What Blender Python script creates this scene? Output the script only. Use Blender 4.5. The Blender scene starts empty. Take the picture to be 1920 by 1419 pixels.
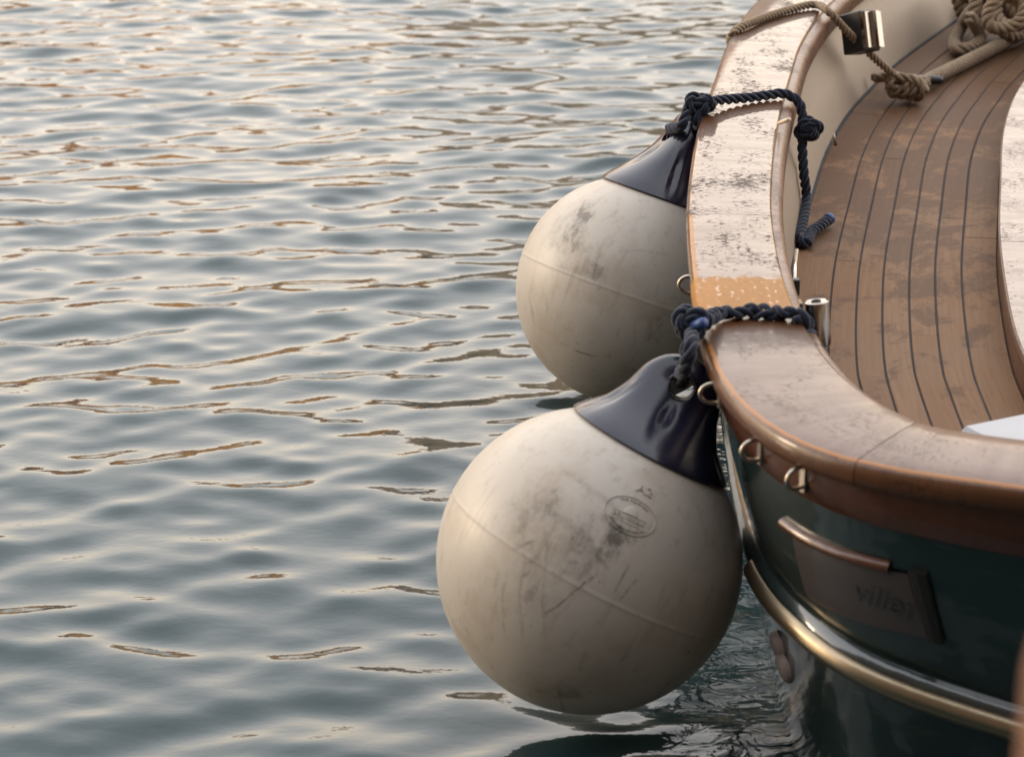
import bpy, math, random
import numpy as np
from mathutils import Vector, Matrix
random.seed(7); rng = np.random.default_rng(11)
SC = bpy.context.scene
COL = SC.collection

# ------------------------------------------------------------------ camera
F = 4418.0; TH = math.radians(20); CH = 1.49          # focal length in photo pixels, pitch, height
cam = bpy.data.cameras.new('camera'); camo = bpy.data.objects.new('camera', cam); COL.objects.link(camo)
camo.location = (0, 0, CH); camo.rotation_euler = (math.pi/2 - TH, 0, 0)
cam.sensor_width = 36; cam.sensor_fit = 'HORIZONTAL'; cam.lens = 36*F/1920
cam.clip_start = .05; cam.clip_end = 2000
cam.dof.use_dof = True; cam.dof.focus_distance = 3.75; cam.dof.aperture_fstop = 7.0
SC.camera = camo

# ------------------------------------------------------------------ world, sun, exposure
SUN_AZ = math.radians(-72); SUN_EL = math.radians(14)   # azimuth clockwise from +Y: low on the left
w = bpy.data.worlds.new('World'); SC.world = w; w.use_nodes = True
nt = w.node_tree; nt.nodes.clear()
def wn(t, **k):
    n = nt.nodes.new(t)
    for a, b in k.items(): setattr(n, a, b)
    return n
sky = wn('ShaderNodeTexSky'); sky.sky_type = 'NISHITA'; sky.sun_disc = False
sky.sun_elevation = SUN_EL; sky.sun_rotation = SUN_AZ; sky.air_density = 1.3; sky.dust_density = 4; sky.ozone_density = 1.5
b1 = wn('ShaderNodeBackground'); b1.inputs[1].default_value = .05
nt.links.new(sky.outputs[0], b1.inputs[0])
# thin evening overcast: a veil that is brighter towards the horizon, the same all the way round
tc = wn('ShaderNodeTexCoord'); sep = wn('ShaderNodeSeparateXYZ'); nt.links.new(tc.outputs['Generated'], sep.inputs[0])
nz = wn('ShaderNodeTexNoise'); nz.inputs['Scale'].default_value = 2.2; nz.inputs['Detail'].default_value = 5
mp = wn('ShaderNodeMapping'); mp.inputs['Scale'].default_value = (1, 1, 3.2)
nt.links.new(tc.outputs['Generated'], mp.inputs[0]); nt.links.new(mp.outputs[0], nz.inputs['Vector'])
ma = wn('ShaderNodeMath', operation='MULTIPLY_ADD'); ma.inputs[1].default_value = .14; ma.inputs[2].default_value = -.07
nt.links.new(nz.outputs['Fac'], ma.inputs[0])
ad = wn('ShaderNodeMath', operation='ADD'); nt.links.new(sep.outputs[2], ad.inputs[0]); nt.links.new(ma.outputs[0], ad.inputs[1])
rp = wn('ShaderNodeValToRGB'); cr = rp.color_ramp
SKY = [(0.0, (1.0, .77, .53), .95), (.10, (1.0, .81, .61), 1.05), (.24, (1.0, .87, .74), 1.05), (.36, (.99, .91, .85), 1.03), (.55, (.94, .92, .91), 1.0), (1.0, (.84, .86, .91), .74)]
while len(cr.elements) < len(SKY): cr.elements.new(.5)
for e, (p, c, s) in zip(cr.elements, SKY):
    e.position = p; e.color = (c[0]*s, c[1]*s, c[2]*s, 1)
nt.links.new(ad.outputs[0], rp.inputs[0])
b2 = wn('ShaderNodeBackground'); b2.inputs[1].default_value = 2.9
nt.links.new(rp.outputs[0], b2.inputs[0])
asum = wn('ShaderNodeAddShader'); nt.links.new(b1.outputs[0], asum.inputs[0]); nt.links.new(b2.outputs[0], asum.inputs[1])
wo = wn('ShaderNodeOutputWorld'); nt.links.new(asum.outputs[0], wo.inputs[0])

sl = bpy.data.lights.new('sun', 'SUN'); sl.energy = 1.2; sl.angle = math.radians(14); sl.color = (1, .80, .58)
so = bpy.data.objects.new('sun', sl); COL.objects.link(so)
sd = Vector((math.sin(SUN_AZ)*math.cos(SUN_EL), math.cos(SUN_AZ)*math.cos(SUN_EL), math.sin(SUN_EL)))
so.rotation_euler = sd.to_track_quat('Z', 'Y').to_euler(); so.location = (-6, 0, 6)
SC.view_settings.view_transform = 'Standard'; SC.view_settings.look = 'None'
SC.view_settings.exposure = 0.0; SC.view_settings.gamma = 1.0; SC.view_settings.use_curve_mapping = False
SC.cycles.use_denoising = True
SC.cycles.max_bounces = 8

# ------------------------------------------------------------------ helpers
CT, ST = math.cos(TH), math.sin(TH); UPV = np.array([0, 0, 1.])
def un(px, py, h):                       # where the line of sight through a photo pixel meets height h
    u = (px-960)/F; v = (py-709.5)/F; t = (CH-h)/(ST+v*CT)
    return np.array([u*t, (CT-v*ST)*t, h])
def unz(px, py, z):                      # at camera depth z
    u = (px-960)/F; v = (py-709.5)/F
    return np.array([u*z, (CT-v*ST)*z, CH-(ST+v*CT)*z])
def unY(px, py, Y):
    u = (px-960)/F; v = (py-709.5)/F; t = Y/(CT-v*ST)
    return np.array([u*t, Y, CH-(ST+v*CT)*t])
def camvec(r, u, t):                     # right, up, towards camera -> world
    return np.array([r, u*ST - t*CT, u*CT + t*ST])
def nrm(v): v = np.asarray(v, float); return v/np.linalg.norm(v)

def obj(name, V, Fc, mat=None, parent=None, smooth=True, uv=None):
    me = bpy.data.meshes.new(name)
    me.from_pydata([tuple(map(float, v)) for v in V], [], [tuple(map(int, f)) for f in Fc])
    if smooth: me.polygons.foreach_set('use_smooth', [True]*len(me.polygons))
    if uv is not None:
        l = me.uv_layers.new(name='UVMap'); li = np.zeros(len(me.loops), int); me.loops.foreach_get('vertex_index', li)
        l.data.foreach_set('uv', np.asarray(uv, float)[li].ravel())
    if mat: me.materials.append(mat)
    o = bpy.data.objects.new(name, me); COL.objects.link(o)
    if parent is not None: o.parent = parent
    return o
def empty(name, loc=(0, 0, 0)):
    o = bpy.data.objects.new(name, None); o.empty_display_size = .1; o.location = tuple(map(float, loc)); COL.objects.link(o); return o
def tag(o, label=None, cat=None, group=None, kind=None):
    if label: o['label'] = label
    if cat: o['category'] = cat
    if group: o['group'] = group
    if kind: o['kind'] = kind
    return o
def sharp(o, deg=35):
    me = o.data; me.update()
    try: me.set_sharp_from_angle(angle=math.radians(deg))
    except Exception: pass
    return o
def grid(G, closed_u=False, closed_v=False, cap=False):
    """G[n][m][3] -> verts, faces"""
    G = np.asarray(G, float); n, m = G.shape[:2]; V = G.reshape(-1, 3); Fc = []
    for i in range(n if closed_u else n-1):
        for j in range(m if closed_v else m-1):
            a = i*m+j; b = i*m+(j+1) % m; c = ((i+1) % n)*m+(j+1) % m; d = ((i+1) % n)*m+j
            Fc.append((a, b, c, d))
    if cap:
        Fc.append(tuple(range(m))[::-1]); Fc.append(tuple((n-1)*m+j for j in range(m)))
    return V, Fc
def catmull(P, n=12):
    P = [np.asarray(p, float) for p in P]; P = [2*P[0]-P[1]] + P + [2*P[-1]-P[-2]]; out = []
    for i in range(1, len(P)-2):
        p0, p1, p2, p3 = P[i-1:i+3]
        for k in range(n):
            t = k/n
            out.append(.5*((2*p1)+(-p0+p2)*t+(2*p0-5*p1+4*p2-p3)*t*t+(-p0+3*p1-3*p2+p3)*t**3))
    out.append(P[-2]); return np.array(out)
def resample(P, ds):
    d = np.r_[0, np.cumsum(np.linalg.norm(np.diff(P, axis=0), axis=1))]; n = max(3, int(d[-1]/ds)+1)
    s = np.linspace(0, d[-1], n); return np.stack([np.interp(s, d, P[:, k]) for k in range(P.shape[1])], 1), s
def frames(P):
    T = np.gradient(P, axis=0); T /= np.linalg.norm(T, axis=1)[:, None]+1e-12
    a = np.array([0, 0, 1.]) if abs(T[0][2]) < .9 else np.array([1., 0, 0])
    N = [nrm(np.cross(T[0], a))]
    for i in range(1, len(P)):
        v = N[-1]-T[i]*np.dot(N[-1], T[i]); N.append(nrm(v))
    N = np.array(N); return T, N, np.cross(T, N)
class MB:
    def __init__(s): s.V = []; s.F = []; s.UV = []
    def add(s, V, Fc, UV=None):
        o = len(s.V); s.V += [tuple(v) for v in V]; s.F += [tuple(i+o for i in f) for f in Fc]
        s.UV += [tuple(u) for u in UV] if UV is not None else [(0, 0)]*len(V)
    def build(s, name, mat, parent=None, smooth=True): return obj(name, s.V, s.F, mat, parent, smooth, s.UV)
def tube(mb, P, r, sides=10, cap=True):
    P = np.asarray(P, float); T, N, B = frames(P); r = np.broadcast_to(r, (len(P),))
    a = np.linspace(0, 2*math.pi, sides, endpoint=False)
    G = P[:, None]+r[:, None, None]*(np.cos(a)[None, :, None]*N[:, None]+np.sin(a)[None, :, None]*B[:, None])
    V, Fc = grid(G, closed_v=True, cap=cap)
    d = np.r_[0, np.cumsum(np.linalg.norm(np.diff(P, axis=0), axis=1))]
    mb.add(V, Fc, [(x, y) for x in d for y in a/6.283*.02])
def rope(mb, pts, R, pitch=None, strands=3, n=14, jit=0.0, hand=1):
    """laid rope: strands wound round the path"""
    pitch = pitch or R*5.2
    P, s = resample(catmull(pts, n), min(pitch/14, R*.7)); T, N, B = frames(P)
    for k in range(strands):
        ph = hand*2*math.pi*s/pitch+2*math.pi*k/strands
        off = R*(.58 if strands == 3 else .55)
        if jit: off = off*(1+jit*np.sin(s*170+k*2.1)+jit*.7*np.sin(s*61+k))
        ofs = np.broadcast_to(off, s.shape)
        Q = P+ofs[:, None]*(np.cos(ph)[:, None]*N+np.sin(ph)[:, None]*B)
        tube(mb, Q, R*(.475 if strands == 3 else .52), 8)
def box(mb, c, e1, e2, e3, bev=.15):
    """bevelled block: centre, three half-extent vectors"""
    c = np.asarray(c, float); E = [np.asarray(e, float) for e in (e1, e2, e3)]
    L = [np.linalg.norm(e) for e in E]; b = min(L)*bev; U = [e/l for e, l in zip(E, L)]
    V = []; idx = {}
    for sx in (-1, 1):
        for sy in (-1, 1):
            for sz in (-1, 1):
                S = (sx, sy, sz)
                for ax in range(3):
                    p = c.copy()
                    for q in range(3): p = p+U[q]*S[q]*(L[q] if q == ax else L[q]-b)
                    idx[S+(ax,)] = len(V); V.append(p)
    Fc = []
    for ax in range(3):
        o = [q for q in range(3) if q != ax]
        for sg in (-1, 1):
            f = []
            for a, d in ((-1, -1), (1, -1), (1, 1), (-1, 1)):
                S = [0, 0, 0]; S[ax] = sg; S[o[0]] = a; S[o[1]] = d; f.append(idx[tuple(S)+(ax,)])
            Fc.append(f)
    for ax in range(3):                       # edges
        o = [q for q in range(3) if q != ax]
        for a in (-1, 1):
            for d in (-1, 1):
                f = []
                for sg, fx in ((-1, o[0]), (-1, o[1]), (1, o[1]), (1, o[0])):
                    S = [0, 0, 0]; S[ax] = sg; S[o[0]] = a; S[o[1]] = d; f.append(idx[tuple(S)+(fx,)])
                Fc.append(f)
    for sx in (-1, 1):
        for sy in (-1, 1):
            for sz in (-1, 1): Fc.append([idx[(sx, sy, sz, k)] for k in range(3)])
    mb.add(V, Fc, [(0, 0)]*len(V))
def fixn(o):
    import bmesh
    bm = bmesh.new(); bm.from_mesh(o.data); bmesh.ops.recalc_face_normals(bm, faces=bm.faces); bm.to_mesh(o.data); bm.free(); return o

# ------------------------------------------------------------------ materials
class NT:
    def __init__(s, name):
        s.m = bpy.data.materials.new(name); s.m.use_nodes = True; s.t = s.m.node_tree
        s.b = s.t.nodes['Principled BSDF']
    def n(s, t, ins=None, **k):
        n = s.t.nodes.new('ShaderNode'+t)
        for a, b in k.items(): setattr(n, a, b)
        for a, b in (ins or {}).items(): s.set(n, a, b)
        return n
    def set(s, n, a, b):
        i = n.inputs[a]
        if isinstance(b, bpy.types.NodeSocket): s.t.links.new(b, i)
        elif isinstance(b, bpy.types.Node): s.t.links.new(b.outputs[0], i)
        else: i.default_value = b
    def P(s, **k):
        for a, b in k.items():
            s.set(s.b, a.replace('_', ' '), (b+(1,)) if isinstance(b, tuple) and len(b) == 3 else b)
    def coord(s, which='Object', scale=(1, 1, 1), rot=(0, 0, 0), loc=(0, 0, 0)):
        c = s.n('TexCoord'); m = s.n('Mapping', {'Vector': c.outputs[which], 'Scale': scale, 'Rotation': rot, 'Location': loc}); return m.outputs[0]
    def noise(s, vec, scale, detail=4, rough=.55, dist=0):
        return s.n('TexNoise', {'Vector': vec, 'Scale': scale, 'Detail': detail, 'Roughness': rough, 'Distortion': dist}).outputs['Fac']
    def ramp(s, fac, stops, interp='LINEAR'):
        r = s.n('ValToRGB', {'Fac': fac}); c = r.color_ramp; c.interpolation = interp
        while len(c.elements) < len(stops): c.elements.new(.5)
        for e, (p, col) in zip(c.elements, stops):
            e.position = p; e.color = (col+(1,)) if isinstance(col, tuple) else (col, col, col, 1)
        return r.outputs[0]
    def mix(s, fac, a, b, mode='MIX'):
        m = s.n('Mix', data_type='RGBA', blend_type=mode)
        s.set(m, 0, fac)
        for i, c in ((6, a), (7, b)):
            s.set(m, i, (c+(1,)) if isinstance(c, tuple) else c)
        return m.outputs[2]
    def math(s, op, a, b=0.0, c=0.0):
        m = s.n('Math', operation=op); s.set(m, 0, a); s.set(m, 1, b); s.set(m, 2, c); return m.outputs[0]
    def bump(s, h, strength=.2, dist=.01, normal=None):
        d = {'Height': h, 'Strength': strength, 'Distance': dist}
        if normal is not None: d['Normal'] = normal
        return s.n('Bump', d).outputs[0]

def m_varnish(name, dark, light, gloss, pits=1.0, wear=.0, coat=1.0, sheen_gap=None, edge=False, chafe=None, spec=.5, rvar=.22):
    t = NT(name); uv = t.coord('UV', (1, 1, 1))
    g = t.noise(t.coord('UV', (3, 70, 1)), 1.0, 6, .6, .6); g2 = t.noise(uv, 9, 4)
    col = t.mix(g, dark, light); col = t.mix(t.math('MULTIPLY', g2, .55), col, tuple(x*.55 for x in dark))
    # worn pores: short marks across the rail, uneven in density
    p = t.noise(t.coord('UV', (210, 95, 1)), 1.0, 2.5, .6); dens = t.noise(t.coord('UV', (5, 9, 1)), 1.6, 4, .6)
    pv = t.math('ADD', p, t.math('MULTIPLY', t.math('SUBTRACT', dens, .5), .95))
    pit = t.ramp(pv, [(.60, 0.0), (.66, 1.0)])
    col = t.mix(t.math('MULTIPLY', pit, .9*min(1.0, pits)), col, tuple(x*.30 for x in dark))
    sc = t.noise(t.coord('UV', (6, 160, 1), rot=(0, 0, 1.3)), 1.0, 3); 
    h = t.math('SUBTRACT', t.math('MULTIPLY', t.noise(uv, 60, 3), .25), t.math('MULTIPLY', pit, pits))
    h = t.math('ADD', h, t.math('MULTIPLY', g, .18)); h = t.math('ADD', h, t.math('MULTIPLY', sc, .12))
    nb = t.bump(h, .26, .0012)
    rough = t.math('ADD', gloss, t.math('MULTIPLY', t.ramp(t.noise(uv, 14, 5, .65), [(.45, 0.0), (.75, 1.0)]), rvar+wear))
    cw = t.math('MULTIPLY', t.math('SUBTRACT', 1.0, t.math('MULTIPLY', pit, min(1.0, pits))), coat)
    stk = t.ramp(t.noise(t.coord('UV', (38, 5, 1), rot=(0, 0, .12)), 1.0, 5, .65, .4), [(.40, 0.0), (.66, 1.0)])
    col = t.mix(t.math('MULTIPLY', stk, .35), col, tuple(x*.45 for x in dark)); cw = t.math('MULTIPLY', cw, t.math('SUBTRACT', 1.0, t.math('MULTIPLY', stk, .30)))
    if edge:                                   # exposed bright wood along the worn outer arris
        sv = t.n('SeparateXYZ', {0: uv}).outputs[1]
        ev = t.math('ADD', sv, t.math('MULTIPLY', t.math('SUBTRACT', t.noise(t.coord('UV', (25, 1, 1)), 1.0, 4, .6), .5), .006))
        em = t.ramp(t.math('MULTIPLY', t.math('ABSOLUTE', t.math('SUBTRACT', ev, .0435)), 200.0), [(.35, 1.0), (.75, 0.0)])
        col = t.mix(t.math('MULTIPLY', em, .6), col, (.40, .17, .04)); cw = t.math('MULTIPLY', cw, t.math('SUBTRACT', 1.0, t.math('MULTIPLY', em, .7)))
    if chafe:                                  # dirt and wear rubbed in by the rope that crosses here
        su = t.n('SeparateXYZ', {0: uv}).outputs[0]
        dd_ = t.math('DIVIDE', t.math('ABSOLUTE', t.math('SUBTRACT', su, chafe)), .10)
        cm = t.math('ADD', t.math('SUBTRACT', 1.0, dd_), t.math('MULTIPLY', t.math('SUBTRACT', t.noise(t.coord('UV', (50, 70, 1)), 1.0, 6, .75), .5), 1.9))
        cm = t.ramp(cm, [(.45, 0.0), (.85, 1.0)])
        col = t.mix(t.math('MULTIPLY', cm, .8), col, (.055, .028, .016)); cw = t.math('MULTIPLY', cw, t.math('SUBTRACT', 1.0, t.math('MULTIPLY', cm, .8)))
    if sheen_gap:                                   # stretch with the sky reflection painted out: amber colour, coat removed, ragged edge
        su = t.n('SeparateXYZ', {0: uv}).outputs[0]
        e = t.math('ADD', su, t.math('MULTIPLY', t.math('SUBTRACT', t.noise(t.coord('UV', (45, 60, 1)), 1.0, 6, .75), .5), .11))
        bm_ = t.ramp(t.math('MULTIPLY', t.math('SUBTRACT', e, sheen_gap), 40.0), [(.3, 0.0), (.7, 1.0)])
        spk = t.ramp(t.noise(t.coord('UV', (55, 120, 1)), 1.0, 2, .5), [(.60, 1.0), (.66, .2)])
        cw = t.math('MULTIPLY', cw, t.math('SUBTRACT', 1.0, t.math('MULTIPLY', bm_, spk)))
        col = t.mix(t.math('MULTIPLY', bm_, .8), col, t.mix(g, (.23, .10, .02), (.38, .18, .04)))
        t.P(Specular_IOR_Level=.12)
    if not sheen_gap: t.P(Specular_IOR_Level=min(spec, .3))
    t.P(Base_Color=col, Roughness=.42, Normal=nb, Coat_Weight=cw, Coat_Roughness=rough, Coat_IOR=1.52, Coat_Normal=nb)
    return t.m
def m_simple(name, col, rough, metal=0, var=.15, scale=30, bump=.0, coat=0, spec=.5, coatrough=.05, coord='Object'):
    t = NT(name); v = t.coord(coord); n = t.noise(v, scale, 5, .6); n2 = t.noise(v, scale*.18, 3)
    c = t.mix(t.math('MULTIPLY', n, var*2), col, tuple(x*.5 for x in col)); c = t.mix(t.math('MULTIPLY', n2, var), c, tuple(min(1, x*1.35) for x in col))
    t.P(Base_Color=c, Roughness=t.math('ADD', t.math('MULTIPLY', n, .18), max(0.0, rough-.09)), Metallic=float(metal), Coat_Weight=float(coat), Coat_Roughness=coatrough, Specular_IOR_Level=spec)
    if bump: t.P(Normal=t.bump(n, bump, .002))
    return t.m
def m_fiber(name, dark, light, scale=900):
    t = NT(name); v = t.coord('Object'); u = t.coord('UV', (900, 260, 1), rot=(0, 0, .5))
    n = t.noise(u, 1.0, 3, .7); n2 = t.noise(v, 28, 4)
    c = t.mix(n, dark, light); c = t.mix(t.math('MULTIPLY', n2, .5), c, tuple(x*.55 for x in dark))
    t.P(Base_Color=c, Roughness=.92, Specular_IOR_Level=.12, Sheen_Weight=.25, Sheen_Roughness=.5, Normal=t.bump(n, .7, .0012)); return t.m

M = {}
M['rail_far'] = m_varnish('varnished_rail', (.060, .022, .008), (.125, .050, .020), .035, 1.0, coat=.86, spec=.15, rvar=.10)
M['strake'] = m_varnish('varnished_strake', (.045, .012, .0035), (.12, .036, .009), .07, .2, coat=1.0)
M['coaming_top'] = m_varnish('varnished_coaming', (.12, .068, .044), (.20, .12, .08), .13, .8, coat=.75)
M['brown'] = m_varnish('brown_trim', (.085, .032, .012), (.17, .07, .028), .25, .6, .15, coat=.45)

def m_teak():
    t = NT('weathered_teak'); info = t.n('ObjectInfo')
    uv = t.coord('UV', (1, 1, 1)); ob = t.coord('Object')
    off = t.n('Combine' 'XYZ', {'X': t.math('MULTIPLY', info.outputs['Random'], 31.0), 'Y': t.math('MULTIPLY', info.outputs['Random'], 17.0)})
    uvo = t.n('VectorMath', {0: uv, 1: off.outputs[0]}, operation='ADD').outputs[0]
    mg = t.n('Mapping', {'Vector': uvo, 'Scale': (5, 150, 1)}).outputs[0]
    g = t.noise(mg, 1.0, 6, .65, .5)
    c = t.mix(g, (.10, .052, .026), (.255, .150, .085))
    c = t.mix(t.math('MULTIPLY', info.outputs['Random'], .6), c, (.13, .062, .030))
    # dark patches: darker and smoother, running over the planks
    dv = t.n('Mapping', {'Vector': t.coord('Object', rot=(0, 0, .35)), 'Scale': (8.0, 5.0, 1)}).outputs[0]
    yy = t.n('SeparateXYZ', {0: ob}).outputs[1]      # more dark patches towards the forward end
    dark_patch = t.ramp(t.math('ADD', t.noise(dv, 1.5, 8, .70, .35), t.math('MULTIPLY', t.math('SUBTRACT', yy, 3.9), .12)), [(.47, 0.0), (.56, 1.0)])
    grey = t.ramp(t.noise(ob, 3.1, 5, .6), [(.4, 0.0), (.7, 1.0)])
    c = t.mix(t.math('MULTIPLY', grey, .30), c, (.17, .125, .09))
    c = t.mix(t.math('MULTIPLY', dark_patch, .62), c, (.048, .022, .011))
    sp = t.ramp(t.noise(ob, 46, 3, .6), [(.66, 0.0), (.74, 1.0)]); c = t.mix(t.math('MULTIPLY', sp, .35), c, (.05, .03, .02))
    r = t.math('SUBTRACT', .58, t.math('MULTIPLY', dark_patch, .08))
    h = t.math('ADD', t.math('MULTIPLY', g, .7), t.math('MULTIPLY', t.noise(ob, 220, 2), .3))
    t.P(Base_Color=c, Roughness=t.math('ADD', r, .1), Specular_IOR_Level=.10, Normal=t.bump(h, .6, .0012)); return t.m
M['teak'] = m_teak()
M['caulk'] = m_simple('black_caulking', (.046, .046, .050), .85, var=.4, scale=60, bump=.3, spec=.12)
def m_cream():
    t = NT('cream_paint'); ob = t.coord('Object')
    n = t.noise(ob, 5, 5); drip = t.noise(t.coord('Object', (26, 26, 3.2)), 1.0, 5, .6)
    c = t.mix(t.math('MULTIPLY', n, .5), (.32, .255, .195), (.27, .215, .165)); c = t.mix(t.ramp(drip, [(.52, 0.0), (.72, .38)]), c, (.27, .20, .15))
    sp = t.ramp(t.noise(ob, 70, 3), [(.68, 0.0), (.75, .5)]); c = t.mix(sp, c, (.2, .14, .1))
    t.P(Base_Color=c, Roughness=.42, Normal=t.bump(t.noise(ob, 30, 3), .08, .002)); return t.m
M['cream'] = m_cream()
def m_hull():
    t = NT('green_gloss_hull'); ob = t.coord('Object')
    n = t.noise(ob, 6, 4); sc = t.noise(t.coord('Object', (10, 10, 90)), 1.0, 5, .65)
    c = t.mix(n, (.005, .013, .013), (.009, .020, .0195)); c = t.mix(t.ramp(sc, [(.62, 0.0), (.78, .35)]), c, (.10, .10, .085))
    h = t.math('ADD', t.noise(ob, 11, 2), t.math('MULTIPLY', t.noise(ob, 120, 2), .04))
    nb = t.bump(h, .22, .012)
    t.P(Base_Color=c, Roughness=.3, Coat_Weight=1.0, Coat_Roughness=t.math('ADD', t.math('MULTIPLY', t.noise(ob, 20, 4), .10), .03), Coat_IOR=1.6, Normal=nb, Coat_Normal=nb); return t.m
M['hull'] = m_hull()
M['chrome'] = m_simple('polished_chrome', (.40, .37, .34), .16, 1, var=.15, scale=80)
M['steel'] = m_simple('dull_steel', (.42, .37, .32), .30, 1, var=.25, scale=200, bump=.15)
M['brass'] = m_simple('worn_brass_strip', (.36, .29, .20), .36, 1, var=.5, scale=45, bump=.1)
M['black'] = m_simple('black_plastic', (.012, .011, .011), .45, var=.2, scale=60)
M['white'] = m_simple('white_vinyl', (.34, .34, .36), .5, var=.10, scale=15, bump=.05)
M['navy_rope'] = m_fiber('navy_rope_fibre', (.007, .010, .022), (.022, .029, .056))
M['tan_rope'] = m_fiber('tan_rope_fibre', (.17, .115, .07), (.36, .27, .18))
M['blue_tape'] = m_simple('blue_tape', (.012, .045, .16), .5, var=.3, scale=90)
M['toggle'] = m_simple('pale_wood_pin', (.62, .50, .38), .5, var=.2, scale=90)
M['anode'] = m_simple('pink_grey_fitting', (.36, .29, .265), .5, var=.25, scale=70)
M['reflection_tone'] = m_simple('mauve_reflection', (.046, .038, .038), .35, var=.2, scale=40, coat=.4, coatrough=.2)  # tone of a reflection in the hull, put into a panel colour
M['reflection_mark'] = m_simple('slate_reflection', (.032, .034, .040), .4, var=.2, scale=60)  # colour for the dark marks within that reflection
M['postwood'] = m_simple('brown_post', (.22, .105, .06), .6, var=.35, scale=20, bump=.4)

# fenders: soiled white vinyl, scuffs in fixed places
def m_fender(name, scuffs, scratches=(), R=.197, base=(.405, .366, .320)):
    t = NT(name); ob = t.coord('Object')
    big = t.noise(ob, 7, 5, .6); c = t.mix(t.math('MULTIPLY', big, .55), base, tuple(x*.78 for x in base))
    yel = t.ramp(t.noise(t.coord('Object', loc=(3, 1, 2)), 9, 5, .65), [(.50, 0.0), (.75, .6)]); c = t.mix(yel, c, (.26, .19, .12))
    n1 = t.noise(t.coord('Object', (30, 30, 24)), 1.0, 8, .70); n2 = t.noise(t.coord('Object', (120, 120, 22), rot=(.5, .6, 0)), 1.0, 4, .6)
    for (p, r, amt) in scuffs:
        d = t.n('VectorMath', {0: t.n('TexCoord').outputs['Object'], 1: tuple(p)}, operation='DISTANCE').outputs['Value']
        m = t.math('SUBTRACT', 1.0, t.math('DIVIDE', d, r)); m = t.math('MAXIMUM', m, 0.0)
        k = t.math('ADD', t.math('MULTIPLY', n1, .95), t.math('MULTIPLY', n2, .25))
        k = t.math('ADD', k, t.math('MULTIPLY', m, .42))
        k = t.ramp(k, [(.80, 0.0), (.93, .35), (1.06, 1.0)])
        k = t.math('MULTIPLY', t.math('MULTIPLY', k, amt), t.math('MINIMUM', t.math('MULTIPLY', m, 3.0), 1.0))
        c = t.mix(k, c, (.075, .062, .05))
    for (pa, pb, wd_, amt) in scratches:        # rub lines: short arcs over the ball
        a_ = np.array(pa)-[0, 0, R]; b_ = np.array(pb)-[0, 0, R]; nn_ = nrm(np.cross(a_, b_)); mid = (a_+b_)/2; mid = mid/np.linalg.norm(mid)*R
        oc = t.n('VectorMath', {0: t.n('TexCoord').outputs['Object'], 1: (0, 0, -R)}, operation='ADD').outputs[0]
        wob = t.math('MULTIPLY', t.math('SUBTRACT', t.noise(ob, 22, 3), .5), .012)
        dd_ = t.math('ABSOLUTE', t.math('ADD', t.n('VectorMath', {0: oc, 1: tuple(map(float, nn_))}, operation='DOT_PRODUCT').outputs['Value'], wob))
        ln_ = t.n('VectorMath', {0: oc, 1: tuple(map(float, mid))}, operation='DISTANCE').outputs['Value']
        m1 = t.math('MAXIMUM', t.math('SUBTRACT', 1.0, t.math('DIVIDE', dd_, wd_)), 0.0)
        m2 = t.math('MINIMUM', t.math('MULTIPLY', t.math('MAXIMUM', t.math('SUBTRACT', 1.0, t.math('DIVIDE', ln_, float(np.linalg.norm(b_-a_))*.55)), 0.0), 3.0), 1.0)
        m3 = t.ramp(t.noise(ob, 95, 4, .7), [(.36, .1), (.58, 1.0)])
        c = t.mix(t.math('MULTIPLY', t.math('MULTIPLY', m1, m2), t.math('MULTIPLY', m3, amt)), c, (.07, .055, .042))
    dots = t.ramp(t.noise(ob, 130, 2, .5), [(.73, 0.0), (.77, .6)]); c = t.mix(dots, c, (.10, .08, .06))
    streak = t.ramp(t.noise(t.coord('Object', (75, 75, 7)), 1.0, 4, .6), [(.55, 0.0), (.8, .5)]); c = t.mix(streak, c, (.17, .125, .085))
    t.P(Base_Color=c, Roughness=t.math('ADD', .34, t.math('MULTIPLY', big, .2)), Specular_IOR_Level=.42, Normal=t.bump(t.noise(ob, 260, 3), .10, .0012)); return t.m
t = NT('navy_vinyl'); ob = t.coord('Object')
t.P(Base_Color=t.mix(t.noise(ob, 40, 5), (.006, .0065, .017), (.012, .013, .030)), Roughness=t.math('ADD', .12, t.math('MULTIPLY', t.noise(ob, 25, 5), .18)), Specular_IOR_Level=.55,
    Normal=t.bump(t.noise(ob, 90, 3), .08, .002)); M['navy'] = t.m

# ------------------------------------------------------------------ the boat's plan curve
OPX = [(1420, 0), (1370, 70), (1340, 150), (1310, 240), (1295, 330), (1290, 400), (1295, 480), (1305, 560), (1325, 650), (1345, 700), (1380, 750), (1440, 800), (1540, 850), (1700, 885), (1920, 915)]
RH = .52                                                   # top of the cap rail above the water
seen = [un(x, y, RH)[:2] for x, y in OPX]
far = [(1.66, 7.75), (1.52, 7.35), (1.32, 6.9), (1.09, 6.4), (.86, 5.9), (.665, 5.45)]
near = [(.70, 2.272), (.90, 2.232), (1.15, 2.205)]
half = catmull([np.array(p) for p in far]+seen+[np.array(p) for p in near], 10)
half, HS = resample(half, .012)
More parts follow.
